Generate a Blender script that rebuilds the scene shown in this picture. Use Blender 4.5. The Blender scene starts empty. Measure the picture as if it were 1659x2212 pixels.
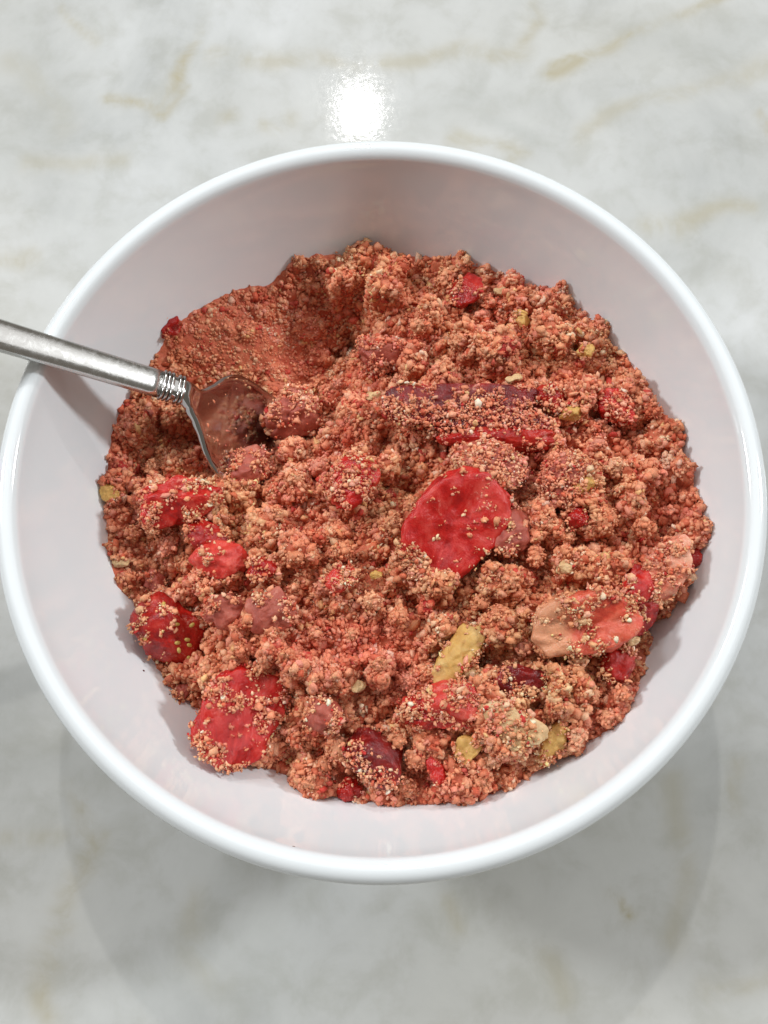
import bpy, bmesh, math
import numpy as np
from mathutils import Vector, Matrix

SC = bpy.context.scene
COL = SC.collection

# ------------------------------------------------------------------ camera
W, HH = 1659.0, 2212.0                     # pixel frame used for measuring the photograph
VFOV = math.radians(52)
TILT = math.radians(15)
CAM = np.array([0.0006, -0.0634, 0.2729])
FPX = HH / 2 / math.tan(VFOV / 2)
FW = np.array([0, math.sin(TILT), -math.cos(TILT)])
RT = np.array([1.0, 0, 0])
UP = np.cross(RT, FW)

cd = bpy.data.cameras.new('camera')
cd.sensor_fit = 'VERTICAL'
cd.sensor_height = 36.0
cd.lens = 18.0 / math.tan(VFOV / 2)
cd.clip_start, cd.clip_end = 0.005, 50.0
cd.dof.use_dof = True
cd.dof.focus_distance = 0.222
cd.dof.aperture_fstop = cd.lens / 0.9      # pupil about 0.9 mm wide
cam = bpy.data.objects.new('camera', cd)
cam.location = CAM
cam.rotation_euler = (TILT, 0, 0)
COL.objects.link(cam)
SC.camera = cam

# ------------------------------------------------------------------ light
world = bpy.data.worlds.new('World')
SC.world = world
world.use_nodes = True
bg = world.node_tree.nodes['Background']
bg.inputs[0].default_value = (1.0, 0.92, 0.80, 1)
bg.inputs[1].default_value = 0.18


def area_light(name, x, y, z, power, size, col=(1, 1, 1)):
    l = bpy.data.lights.new(name, 'AREA')
    l.shape = 'DISK'
    l.size = size
    l.energy = power
    l.color = col
    o = bpy.data.objects.new(name, l)
    o.location = (x, y, z)
    o.rotation_euler = Vector((-x, -y, 0.04 - z)).to_track_quat('-Z', 'Y').to_euler()
    COL.objects.link(o)
    return o


area_light('downlight_or_fill', -0.051, 1.292, 1.6, 6.5, 0.042, (1, 0.985, 0.96))
area_light('downlight_or_fill', -0.98, 1.00, 1.6, 6.0, 0.30, (0.93, 0.97, 1.0))
area_light('downlight_or_fill', 1.95, 0.62, 1.5, 31, 0.26, (0.92, 0.97, 1.0))
area_light('downlight_or_fill', -1.75, 0.58, 1.5, 25, 0.30, (0.94, 0.975, 1.0))  # added fill from the left, brightens the right wall and bowl shadows
# added overhead fill panel, standing in for light off the unseen ceiling
cl_ = area_light('ceiling_fill_panel', 0.0, 1.15, 2.2, 31, 5.2, (0.985, 0.99, 1.0))
cl_.data.shape = 'RECTANGLE'
cl_.data.size_y = 2.2
cl_.rotation_euler = (0, 0, 0)

SC.view_settings.view_transform = 'Standard'
SC.view_settings.look = 'None'
SC.view_settings.gamma = 1
SC.view_settings.exposure = 0.06
SC.view_settings.use_curve_mapping = False
SC.cycles.use_denoising = True
SC.cycles.max_bounces = 10
SC.cycles.diffuse_bounces = 5

rng = np.random.default_rng(7)


# ------------------------------------------------------------------ helpers
def ray(px, py):
    return FW + RT * (px - W / 2) / FPX - UP * (py - HH / 2) / FPX


def at_z(px, py, z):
    d = ray(px, py)
    return CAM + d * (z - CAM[2]) / d[2]


def tag(o, label=None, cat=None, group=None, kind=None):
    for k, v in (('label', label), ('category', cat), ('group', group), ('kind', kind)):
        if v:
            o[k] = v
    return o


def mesh_np(name, V, F, mat, parent=None, smooth=True, cols=None, n=3):
    V = np.ascontiguousarray(V, dtype=np.float32)
    F = np.ascontiguousarray(F, dtype=np.int32)
    me = bpy.data.meshes.new(name)
    me.vertices.add(len(V))
    me.vertices.foreach_set('co', V.ravel())
    nf = len(F)
    me.loops.add(nf * n)
    me.loops.foreach_set('vertex_index', F.ravel())
    me.polygons.add(nf)
    me.polygons.foreach_set('loop_start', np.arange(nf, dtype=np.int32) * n)
    me.polygons.foreach_set('loop_total', np.full(nf, n, dtype=np.int32))
    me.polygons.foreach_set('use_smooth', np.full(nf, smooth, dtype=bool))
    if cols is not None:
        a = me.color_attributes.new('col', 'FLOAT_COLOR', 'POINT')
        c = np.ones((len(V), 4), dtype=np.float32)
        c[:, :3] = cols
        a.data.foreach_set('color', c.ravel())
    me.materials.append(mat)
    me.update()
    me.validate()
    o = bpy.data.objects.new(name, me)
    COL.objects.link(o)
    if parent is not None:
        o.parent = parent
    return o


def grid_faces(nu, nv, wrap=False):
    """quads of a nu x nv vertex grid (v fastest); wrap joins the last v to the first"""
    i = np.arange(nu - 1)[:, None]
    j = np.arange(nv if wrap else nv - 1)[None, :]
    j2 = (j + 1) % nv
    return np.stack([i * nv + j, (i + 1) * nv + j, (i + 1) * nv + j2, i * nv + j2], -1).reshape(-1, 4)


def ico(sub):
    bm = bmesh.new()
    bmesh.ops.create_icosphere(bm, subdivisions=sub, radius=1)
    V = np.array([v.co for v in bm.verts])
    F = np.array([[v.index for v in f.verts] for f in bm.faces])
    bm.free()
    return V, F


class Noise3:
    """cheap smooth value noise on a random lattice"""
    def __init__(self, seed):
        self.t = np.random.default_rng(seed).random((32, 32, 32)) * 2 - 1

    def __call__(self, P):
        i = np.floor(P).astype(int)
        f = P - i
        f = f * f * (3 - 2 * f)
        out = 0
        for dx in (0, 1):
            for dy in (0, 1):
                for dz in (0, 1):
                    w = (f[..., 0] if dx else 1 - f[..., 0]) * (f[..., 1] if dy else 1 - f[..., 1]) * (f[..., 2] if dz else 1 - f[..., 2])
                    out = out + w * self.t[(i[..., 0] + dx) % 32, (i[..., 1] + dy) % 32, (i[..., 2] + dz) % 32]
        return out


NZ = Noise3(3)


def fbm(P, octaves=4):
    a, s, o = 1.0, 1.0, 0
    for k in range(octaves):
        o = o + a * NZ(P * s + 7.3 * k)
        a *= 0.5
        s *= 2.03
    return o


# ------------------------------------------------------------------ materials
def new_mat(name):
    m = bpy.data.materials.new(name)
    m.use_nodes = True
    nt = m.node_tree
    b = nt.nodes['Principled BSDF']
    return m, nt, b


def N(nt, t, **kw):
    n = nt.nodes.new(t)
    for k, v in kw.items():
        setattr(n, k, v)
    return n


def ramp(nt, fac, stops):
    r = N(nt, 'ShaderNodeValToRGB')
    e = r.color_ramp.elements
    while len(e) < len(stops):
        e.new(0.5)
    for q, (p, c) in zip(e, stops):
        q.position = p
        q.color = (*c, 1) if len(c) == 3 else c
    nt.links.new(fac, r.inputs[0])
    return r


def noise(nt, vec, scale, detail=4, rough=0.55, dist=0.0):
    n = N(nt, 'ShaderNodeTexNoise')
    n.inputs['Scale'].default_value = scale
    n.inputs['Detail'].default_value = detail
    n.inputs['Roughness'].default_value = rough
    n.inputs['Distortion'].default_value = dist
    nt.links.new(vec, n.inputs['Vector'])
    return n


def mix(nt, fac, a, b, mode='MIX'):
    m = N(nt, 'ShaderNodeMix', data_type='RGBA', blend_type=mode)
    for sock, v in ((m.inputs[0], fac), (m.inputs[6], a), (m.inputs[7], b)):
        if hasattr(v, 'is_linked'):
            nt.links.new(v, sock)
        elif isinstance(v, (int, float)):
            sock.default_value = v
        else:
            sock.default_value = (*v, 1)
    return m.outputs[2]


def bump(nt, b, height, strength, dist):
    n = N(nt, 'ShaderNodeBump')
    n.inputs['Strength'].default_value = strength
    n.inputs['Distance'].default_value = dist
    nt.links.new(height, n.inputs['Height'])
    nt.links.new(n.outputs[0], b.inputs['Normal'])
    return n


def mat_marble():
    m, nt, b = new_mat('marble')
    co = N(nt, 'ShaderNodeTexCoord').outputs['Object']
    cloud = noise(nt, co, 11, 6, 0.6, 0.6)
    base = ramp(nt, cloud.outputs['Fac'], [(0.33, (0.42, 0.43, 0.42)), (0.48, (0.53, 0.54, 0.53)), (0.64, (0.62, 0.63, 0.63))])
    warm = noise(nt, co, 6, 3, 0.5, 0.4)
    wr = ramp(nt, warm.outputs['Fac'], [(0.42, (0, 0, 0)), (0.70, (1, 1, 1))])
    base = mix(nt, wr.outputs[0], base.outputs[0], (0.535, 0.53, 0.495))
    fine = noise(nt, co, 70, 5, 0.62, 0.3)
    fr = ramp(nt, fine.outputs['Fac'], [(0.34, (0.86, 0.855, 0.83)), (0.52, (0.965, 0.965, 0.965)), (0.68, (1.0, 1.0, 1.0))])
    base = mix(nt, 1.0, base, fr.outputs[0], 'MULTIPLY')
    # veins laid into the slab, broken up by noise
    at = N(nt, 'ShaderNodeAttribute', attribute_name='col')
    sep = N(nt, 'ShaderNodeSeparateColor')
    nt.links.new(at.outputs['Color'], sep.inputs[0])
    brk = noise(nt, co, 55, 5, 0.65, 0.8)
    br = ramp(nt, brk.outputs['Fac'], [(0.36, (0.12, 0.12, 0.12)), (0.58, (1, 1, 1))])
    mul = N(nt, 'ShaderNodeMath', operation='MULTIPLY')
    nt.links.new(sep.outputs[0], mul.inputs[0])
    nt.links.new(br.outputs[0], mul.inputs[1])
    base = mix(nt, mul.outputs[0], base, (0.40, 0.36, 0.25))
    base = mix(nt, sep.outputs[1], base, (0.42, 0.43, 0.41))
    nt.links.new(base, b.inputs['Base Color'])
    rn = noise(nt, co, 420, 3, 0.7)
    rr = ramp(nt, rn.outputs['Fac'], [(0.35, (0.035, 0.035, 0.035)), (0.7, (0.07, 0.07, 0.07))])
    nt.links.new(rr.outputs[0], b.inputs['Roughness'])
    pit = noise(nt, co, 900, 2, 0.5)
    bump(nt, b, pit.outputs['Fac'], 0.03, 0.0003)
    b.inputs['Specular IOR Level'].default_value = 0.38
    return m


def mat_porcelain():
    m, nt, b = new_mat('glazed_porcelain')
    co = N(nt, 'ShaderNodeTexCoord').outputs['Object']
    n = noise(nt, co, 30, 3)
    r = ramp(nt, n.outputs['Fac'], [(0.3, (0.760, 0.795, 0.812)), (0.7, (0.780, 0.815, 0.832))])
    nt.links.new(r.outputs[0], b.inputs['Base Color'])
    b.inputs['Roughness'].default_value = 0.07
    b.inputs['Coat Weight'].default_value = 0.5
    b.inputs['Coat Roughness'].default_value = 0.03
    wv = noise(nt, co, 90, 2, 0.4)
    bump(nt, b, wv.outputs['Fac'], 0.05, 0.0006)
    return m


def mat_steel(scr=1.0, rough=0.24, name='stainless_steel', tone=0.62):
    m, nt, b = new_mat(name)
    co = N(nt, 'ShaderNodeTexCoord').outputs['Object']
    b.inputs['Metallic'].default_value = 1
    b.inputs['Base Color'].default_value = (tone, tone * 0.985, tone * 0.955, 1)
    mp = N(nt, 'ShaderNodeMapping')
    mp.inputs['Scale'].default_value = (90, 1600, 1600)
    nt.links.new(co, mp.inputs[0])
    n = noise(nt, mp.outputs[0], 1, 4, 0.6)
    n2 = noise(nt, co, 420, 5, 0.7, 1.0)
    r = ramp(nt, n2.outputs['Fac'], [(0.3, (rough * 0.7,) * 3), (0.75, (rough * 1.5,) * 3)])
    nt.links.new(r.outputs[0], b.inputs['Roughness'])
    add = N(nt, 'ShaderNodeMath', operation='ADD')
    nt.links.new(n.outputs['Fac'], add.inputs[0])
    nt.links.new(n2.outputs['Fac'], add.inputs[1])
    bump(nt, b, add.outputs[0], 0.07 * scr, 0.0002)
    return m


def mat_crumb():
    m, nt, b = new_mat('crumble_crumb')
    co = N(nt, 'ShaderNodeTexCoord').outputs['Object']
    at = N(nt, 'ShaderNodeAttribute', attribute_name='col')
    n = noise(nt, co, 2200, 4, 0.7)
    r = ramp(nt, n.outputs['Fac'], [(0.28, (0.78, 0.66, 0.62)), (0.5, (1, 1, 1)), (0.74, (1.12, 1.18, 1.2))])
    c = mix(nt, 1.0, at.outputs['Color'], r.outputs[0], 'MULTIPLY')
    nt.links.new(c, b.inputs['Base Color'])
    b.inputs['Roughness'].default_value = 0.62
    b.inputs['Subsurface Weight'].default_value = 0.12
    b.inputs['Subsurface Radius'].default_value = (1.0, 0.32, 0.16)
    b.inputs['Subsurface Scale'].default_value = 0.0009
    b.inputs['Specular IOR Level'].default_value = 0.35
    bump(nt, b, n.outputs['Fac'], 0.55, 0.0003)
    return m


def mat_flesh(name, deep, mid, pale, fibre=(500, 500, 120), rough=0.20, sss=0.25, dust=0.34, end=None, radial=None):
    """wet fruit flesh: fibres along local z, blotches of three reds"""
    m, nt, b = new_mat(name)
    co = N(nt, 'ShaderNodeTexCoord').outputs['Object']
    mp = N(nt, 'ShaderNodeMapping')
    mp.inputs['Scale'].default_value = fibre
    nt.links.new(co, mp.inputs[0])
    fv = mp.outputs[0]
    if radial:
        off = N(nt, 'ShaderNodeMapping')
        off.inputs['Location'].default_value = (radial[0], radial[1], 0)
        off.inputs['Scale'].default_value = (1, 1, 0)
        nt.links.new(co, off.inputs[0])
        ln = N(nt, 'ShaderNodeVectorMath', operation='LENGTH')
        nt.links.new(off.outputs[0], ln.inputs[0])
        nm = N(nt, 'ShaderNodeVectorMath', operation='NORMALIZE')
        nt.links.new(off.outputs[0], nm.inputs[0])
        sc9 = N(nt, 'ShaderNodeVectorMath', operation='SCALE')
        nt.links.new(nm.outputs[0], sc9.inputs[0])
        sc9.inputs['Scale'].default_value = 9
        cz = N(nt, 'ShaderNodeCombineXYZ')
        lm = N(nt, 'ShaderNodeMath', operation='MULTIPLY')
        nt.links.new(ln.outputs['Value'], lm.inputs[0])
        lm.inputs[1].default_value = 160
        nt.links.new(lm.outputs[0], cz.inputs[2])
        av = N(nt, 'ShaderNodeVectorMath', operation='ADD')
        nt.links.new(sc9.outputs[0], av.inputs[0])
        nt.links.new(cz.outputs[0], av.inputs[1])
        fv = av.outputs[0]
    fib = noise(nt, fv, 1, 4, 0.6, 0.6)
    blo = noise(nt, co, 170, 4, 0.6, 0.5)
    ad = N(nt, 'ShaderNodeMath', operation='MULTIPLY_ADD')
    nt.links.new(fib.outputs['Fac'], ad.inputs[0])
    ad.inputs[1].default_value = 0.5
    sc = N(nt, 'ShaderNodeMath', operation='MULTIPLY')
    nt.links.new(blo.outputs['Fac'], sc.inputs[0])
    sc.inputs[1].default_value = 0.5
    nt.links.new(sc.outputs[0], ad.inputs[2])
    r = ramp(nt, ad.outputs[0], [(0.34, deep), (0.50, mid), (0.68, pale)])
    body = r.outputs[0]
    if end:
        sx = N(nt, 'ShaderNodeSeparateXYZ')
        nt.links.new(co, sx.inputs[0])
        wob = N(nt, 'ShaderNodeMath', operation='MULTIPLY_ADD')
        nt.links.new(blo.outputs['Fac'], wob.inputs[0])
        wob.inputs[1].default_value = 0.013
        nt.links.new(sx.outputs[0], wob.inputs[2])
        er = ramp(nt, wob.outputs[0], [(0.0, (1, 1, 1)), (0.0045, (0, 0, 0))])
        body = mix(nt, er.outputs[0], body, end)
    d1 = noise(nt, co, 900, 5, 0.75)
    d2 = noise(nt, co, 190, 3, 0.6)
    dm = N(nt, 'ShaderNodeMath', operation='MULTIPLY')
    nt.links.new(d1.outputs['Fac'], dm.inputs[0])
    nt.links.new(d2.outputs['Fac'], dm.inputs[1])
    dr = ramp(nt, dm.outputs[0], [(0.40 - 0.22 * dust, (0, 0, 0)), (0.52 - 0.18 * dust, (0.85, 0.85, 0.85))])
    colr = mix(nt, dr.outputs[0], body, (0.74, 0.32, 0.24))
    nt.links.new(colr, b.inputs['Base Color'])
    rg = N(nt, 'ShaderNodeMath', operation='MULTIPLY_ADD')
    nt.links.new(dr.outputs[0], rg.inputs[0])
    rg.inputs[1].default_value = 0.22
    rg.inputs[2].default_value = rough
    nt.links.new(rg.outputs[0], b.inputs['Roughness'])
    b.inputs['Specular IOR Level'].default_value = 0.4
    b.inputs['Subsurface Weight'].default_value = sss * 0.6
    b.inputs['Subsurface Radius'].default_value = (1.0, 0.25, 0.15)
    b.inputs['Subsurface Scale'].default_value = 0.0012
    bh = N(nt, 'ShaderNodeMath', operation='MULTIPLY_ADD')
    nt.links.new(d1.outputs['Fac'], bh.inputs[0])
    bh.inputs[1].default_value = 0.7
    nt.links.new(ad.outputs[0], bh.inputs[2])
    bump(nt, b, bh.outputs[0], 0.5, 0.0008)
    return m


M = {
    'marble': mat_marble(),
    'porcelain': mat_porcelain(),
    'steel': mat_steel(),
    'steel_head': mat_steel(0.4, 0.09, 'stainless_steel_polished_dimmed', 0.48),  # polished; tone darkened to put dim reflections of shaded crumbs into the colour
    'crumb': mat_crumb(),
    'red': mat_flesh('strawberry_red', (0.20, 0.004, 0.003), (0.40, 0.011, 0.007), (0.56, 0.050, 0.030)),
    'bright': mat_flesh('strawberry_bright', (0.32, 0.006, 0.005), (0.52, 0.017, 0.012), (0.70, 0.12, 0.08)),
    'coral': mat_flesh('strawberry_coral', (0.46, 0.02, 0.016), (0.64, 0.055, 0.04), (0.74, 0.16, 0.11)),
    'dark': mat_flesh('strawberry_dark', (0.085, 0.004, 0.004), (0.18, 0.007, 0.007), (0.38, 0.028, 0.020)),
    'pinkbrown': mat_flesh('pink_lump', (0.30, 0.05, 0.032), (0.43, 0.095, 0.062), (0.58, 0.19, 0.13), (300, 300, 300), 0.42),
    'pale': mat_flesh('strawberry_pale', (0.62, 0.10, 0.06), (0.72, 0.26, 0.16), (0.78, 0.48, 0.33)),
    'sliced': mat_flesh('strawberry_sliced', (0.30, 0.005, 0.005), (0.50, 0.013, 0.010), (0.64, 0.075, 0.055), rough=0.17, dust=0.18, radial=(0.016, 0.006)),
    'cored': mat_flesh('strawberry_cored', (0.48, 0.03, 0.02), (0.62, 0.085, 0.045), (0.72, 0.19, 0.11), end=(0.70, 0.31, 0.17)),
    'nut': mat_flesh('nut_yellow', (0.48, 0.24, 0.06), (0.62, 0.36, 0.10), (0.70, 0.48, 0.20), (260, 260, 90), 0.45, 0.15),
    'cream': mat_flesh('nut_cream', (0.56, 0.33, 0.15), (0.68, 0.46, 0.24), (0.76, 0.58, 0.36), (260, 260, 90), 0.5, 0.15),
    'seed': mat_flesh('seed_yellow', (0.50, 0.34, 0.08), (0.60, 0.44, 0.12), (0.66, 0.52, 0.2), (200, 200, 200), 0.35, 0.0),
}

# ------------------------------------------------------------------ countertop
def countertop():
    xs = np.unique(np.concatenate([np.linspace(-0.7, -0.16, 10), np.linspace(-0.16, 0.16, 200), np.linspace(0.16, 0.7, 10)]))
    ys = np.unique(np.concatenate([np.linspace(-0.5, -0.15, 8), np.linspace(-0.15, 0.2, 220), np.linspace(0.2, 0.9, 12)]))
    X, Y = np.meshgrid(xs, ys, indexing='ij')
    V = np.stack([X, Y, 0 * X], -1).reshape(-1, 3)
    wob = np.stack([fbm(np.c_[V[:, :2] * 45, V[:, :1] * 0], 4), fbm(np.c_[V[:, :2] * 45 + 50, V[:, :1] * 0], 4)], -1) * 0.0035
    P = V[:, :2] + wob
    vein = np.zeros(len(V))
    grey = np.zeros(len(V))

    def stroke(pts, width, amp, arr):
        q = np.array([at_z(x, y, 0)[:2] for x, y in pts])
        d = np.full(len(V), 9.0)
        for a, b in zip(q[:-1], q[1:]):
            ab = b - a
            t = np.clip(((P - a) @ ab) / (ab @ ab), 0, 1)
            d = np.minimum(d, np.linalg.norm(P - a - t[:, None] * ab, axis=1))
        np.maximum(arr, 1.6 * amp * np.exp(-(d / width) ** 2), out=arr)

    for pts, w, a in [
        ([(435, 60), (425, 110), (380, 170), (300, 220), (210, 200)], 0.0022, 0.62),
        ([(300, 220), (330, 235), (390, 190)], 0.0015, 0.45),
        ([(470, 140), (560, 150), (650, 120), (760, 130), (900, 125), (1040, 110), (1160, 105)], 0.0030, 0.34),
        ([(1200, 150), (1250, 115), (1340, 65), (1460, 25), (1560, 0)], 0.0022, 0.55),
        ([(1210, 125), (1260, 95), (1350, 75)], 0.0012, 0.5),
        ([(1140, 20), (1160, 45), (1150, 100)], 0.0020, 0.36),
        ([(140, 10), (160, 40), (195, 75)], 0.0016, 0.28),
        ([(0, 110), (40, 130), (90, 200), (120, 270)], 0.004, 0.20),
        ([(570, 285), (610, 290), (640, 265)], 0.0024, 0.38),
        ([(470, 280), (490, 270)], 0.002, 0.35),
        ([(980, 300), (1060, 320), (1125, 330), (1110, 350)], 0.0024, 0.36),
        ([(1250, 300), (1330, 250), (1400, 230), (1500, 210), (1640, 150)], 0.0030, 0.28),
        ([(1400, 490), (1450, 495), (1560, 440), (1659, 420)], 0.0030, 0.36),
        ([(1630, 250), (1659, 290)], 0.0015, 0.5),
        ([(0, 570), (60, 585), (90, 560)], 0.0026, 0.30),
        ([(60, 350), (150, 370), (270, 360)], 0.003, 0.24),
        ([(165, 1700), (180, 1830), (130, 1950), (105, 2060), (125, 2200)], 0.0030, 0.42),
        ([(0, 1830), (100, 1820), (200, 1800)], 0.0022, 0.30),
        ([(390, 1975), (400, 2060), (470, 2120)], 0.0035, 0.22),
        ([(985, 1935), (1000, 2010)], 0.002, 0.30),
        ([(1315, 1945), (1335, 1975), (1352, 2010)], 0.0014, 0.75),
        ([(1480, 1700), (1490, 1850), (1450, 2060)], 0.0026, 0.26),
        ([(1590, 1640), (1600, 1760)], 0.0020, 0.26),
        ([(1180, 2060), (1190, 2150)], 0.0024, 0.26),
        ([(1530, 2130), (1659, 2100)], 0.0024, 0.24),
    ]:
        stroke(pts, w, a, vein)
    for pts, w, a in [
        ([(1380, 60), (1500, 110), (1659, 60)], 0.008, 0.22),
        ([(1040, 260), (1130, 290)], 0.003, 0.32),
        ([(1645, 400), (1659, 430)], 0.003, 0.42),
        ([(20, 60), (120, 250), (0, 330)], 0.007, 0.18),
        ([(820, 290), (960, 240), (1150, 220)], 0.006, 0.20),
        ([(0, 1500), (60, 1640)], 0.006, 0.18),
        ([(350, 2100), (600, 2140)], 0.010, 0.14),
        ([(885, 158), (888, 162)], 0.0006, 0.6),
    ]:
        stroke(pts, w, a, grey)
    F = grid_faces(len(xs), len(ys))
    o = mesh_np('countertop', V, F, M['marble'], cols=np.stack([vein, grey, 0 * vein], -1), n=4)
    tag(o, 'white and grey veined marble countertop', 'countertop', kind='structure')


countertop()

# ------------------------------------------------------------------ bowl
H = 0.066
RIM_IN = 0.0752


def r_in(z):
    """inner radius of the bowl wall at height z"""
    d = np.maximum(0.0635 - np.asarray(z, float), 0)
    return RIM_IN - 0.36 * d - 4.2 * d * d


def bowl():
    prof = []
    # inside, from the centre of the floor up to the lip
    prof += [(0.0, 0.0070), (0.012, 0.0071), (0.024, 0.0076), (0.033, 0.0090), (0.0385, 0.0115)]
    for z in np.linspace(0.0150, 0.0610, 22):
        prof.append((float(r_in(z)), float(z)))
    # rounded lip
    c = (0.0776, 0.0627)
    for a in np.linspace(168, -42, 18):
        a = math.radians(a)
        prof.append((c[0] + 0.00265 * math.cos(a) * (1.0), c[1] + 0.0029 * math.sin(a)))
    # outside, down to the foot
    prof += [(0.0785, 0.0590), (0.0768, 0.0550), (0.0735, 0.0480), (0.0690, 0.0390), (0.0630, 0.0290), (0.0555, 0.0190),
             (0.0480, 0.0110), (0.0430, 0.0068), (0.0408, 0.0048), (0.0404, 0.0010), (0.0396, 0.0), (0.0370, 0.0), (0.0362, 0.0012), (0.0352, 0.0030), (0.0, 0.0034)]
    prof = np.array(prof)
    n = 192
    th = np.linspace(0, 2 * np.pi, n, endpoint=False)
    V = np.stack([prof[:, None, 0] * np.cos(th), prof[:, None, 0] * np.sin(th), prof[:, None, 1] + 0 * th], -1).reshape(-1, 3)
    F = grid_faces(len(prof), n, True)[:, ::-1]
    o = mesh_np('bowl', V, F, M['porcelain'], n=4)
    bm = bmesh.new()
    bm.from_mesh(o.data)
    bmesh.ops.remove_doubles(bm, verts=bm.verts, dist=1e-6)
    bmesh.ops.recalc_face_normals(bm, faces=bm.faces)
    bm.to_mesh(o.data)
    bm.free()
    s = o.modifiers.new('smooth', 'SUBSURF')
    s.levels = s.render_levels = 1
    tag(o, 'round white glazed porcelain bowl with a rounded lip, filled with crumble', 'bowl')


bowl()


# ------------------------------------------------------------------ shape of the crumble heap
def wall_hit(px, py):
    d = ray(px, py)
    t = np.linspace(0.15, 0.40, 5000)
    P = CAM + t[:, None] * d
    ins = (np.hypot(P[:, 0], P[:, 1]) < r_in(P[:, 2])) & (P[:, 2] < 0.0635)
    i = np.where(ins)[0]
    return P[i[-1]]


contour = [(655, 545), (740, 552), (840, 542), (930, 550), (1010, 568), (1090, 585), (1150, 615), (1200, 645), (1250, 670),
           (1300, 720), (1345, 755), (1385, 795), (1405, 845), (1435, 900), (1462, 960), (1495, 1040), (1522, 1110), (1530, 1150),
           (1500, 1215), (1475, 1290), (1418, 1370), (1382, 1480), (1342, 1565), (1260, 1605), (1160, 1668), (1130, 1692),
           (1000, 1730), (900, 1740), (770, 1728), (680, 1716), (600, 1668), (510, 1636), (450, 1590), (428, 1530), (382, 1496),
           (335, 1440), (297, 1370), (302, 1310), (252, 1286), (242, 1230), (228, 1150), (220, 1060), (230, 980), (248, 900),
           (272, 850), (322, 780), (334, 740), (382, 694), (450, 645), (500, 615), (560, 608), (606, 590), (632, 560)]
inner = [(760, 715, 39), (700, 690, 34), (780, 690, 33), (560, 720, 27), (450, 770, 27.5), (640, 820, 37), (740, 790, 35), (850, 695, 20), (950, 650, 18.5),
         (1100, 700, 14.5), (1250, 800, 12), (830, 790, 24), (900, 870, 19), (1050, 890, 15), (1200, 900, 14), (700, 900, 24.5), (600, 960, 29), (540, 940, 31),
         (480, 1000, 30), (350, 950, 28), (300, 1080, 26), (400, 1080, 21), (500, 1150, 20), (650, 1100, 18), (800, 1100, 16), (1000, 1120, 13.5),
         (1200, 1050, 12), (1350, 1100, 9.5), (450, 1350, 20), (600, 1350, 16), (750, 1300, 14), (900, 1330, 13), (1050, 1350, 13.8), (1250, 1200, 12),
         (1250, 1350, 10), (1400, 1250, 11), (560, 1540, 18.5), (750, 1500, 15.5), (900, 1550, 13.5), (1050, 1450, 14.8), (1200, 1480, 10.5), (1100, 1600, 12.5),
         (800, 640, 21), (720, 600, 22)]
ctrl = [wall_hit(x, y) for x, y in contour] + [at_z(x, y, H - d / 1000) for x, y, d in inner]
ctrl = np.array(ctrl)


def tps(ctrl, lam=2e-5):
    P = ctrl[:, :2] * 10
    n = len(P)
    r2 = ((P[:, None] - P[None]) ** 2).sum(-1)
    K = 0.5 * r2 * np.log(r2 + 1e-12) + lam * 100 * np.eye(n)
    A = np.zeros((n + 3, n + 3))
    A[:n, :n] = K
    A[:n, n] = 1
    A[:n, n + 1:] = P
    A[n:, :n] = A[:n, n:].T
    w = np.linalg.solve(A, np.r_[ctrl[:, 2], 0, 0, 0])

    def f(x, y):
        sh = np.shape(x)
        q = np.stack([np.ravel(x), np.ravel(y)], -1) * 10
        r2 = ((q[:, None] - P[None]) ** 2).sum(-1)
        return ((0.5 * r2 * np.log(r2 + 1e-12)) @ w[:n] + w[n] + q @ w[n + 1:]).reshape(sh)
    return f


GR = 0.00030
GX = np.arange(-0.0765, 0.0765 + GR / 2, GR)
NG = len(GX)
_cx = GX[::8]
if _cx[-1] < GX[-1]:
    _cx = np.r_[_cx, _cx[-1] + 8 * GR]
surf = tps(ctrl)
CZ = surf(*np.meshgrid(_cx, _cx, indexing='ij'))


def bilerp(Z, x, y, x0, step):
    u = np.clip((np.asarray(x) - x0) / step, 0, Z.shape[0] - 1.001)
    v = np.clip((np.asarray(y) - x0) / step, 0, Z.shape[1] - 1.001)
    i, j = u.astype(int), v.astype(int)
    u, v = u - i, v - j
    return Z[i, j] * (1 - u) * (1 - v) + Z[i + 1, j] * u * (1 - v) + Z[i, j + 1] * (1 - u) * v + Z[i + 1, j + 1] * u * v


XX, YY = np.meshgrid(GX, GX, indexing='ij')
BASE = bilerp(CZ, XX, YY, GX[0], 8 * GR)


def base_hit(px, py):
    """where a photo pixel's ray meets the heap"""
    d = ray(px, py)
    t = np.linspace(0.18, 0.32, 3000)
    P = CAM + t[:, None] * d
    z = bilerp(BASE, P[:, 0], P[:, 1], GX[0], GR)
    return P[np.argmax(P[:, 2] < z)]


# ---- the pieces bedded in the heap: (pixel, half sizes mm, turn deg, tilt x/y deg, lift mm, ...)
PIECES = []


def piece(name, label, cat, px, half, turn, mat, lift=0.0, tx=0, ty=0, cover=0.4, shape='chunk', group=None, seeds=0, power=2.6, rough=0.14, band=None):
    PIECES.append(dict(name=name, label=label, cat=cat, px=px, half=half, turn=turn, mat=mat, lift=lift, tx=tx, ty=ty, cover=cover,
                       shape=shape, group=group, seeds=seeds, power=power, rough=rough, band=band))


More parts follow.
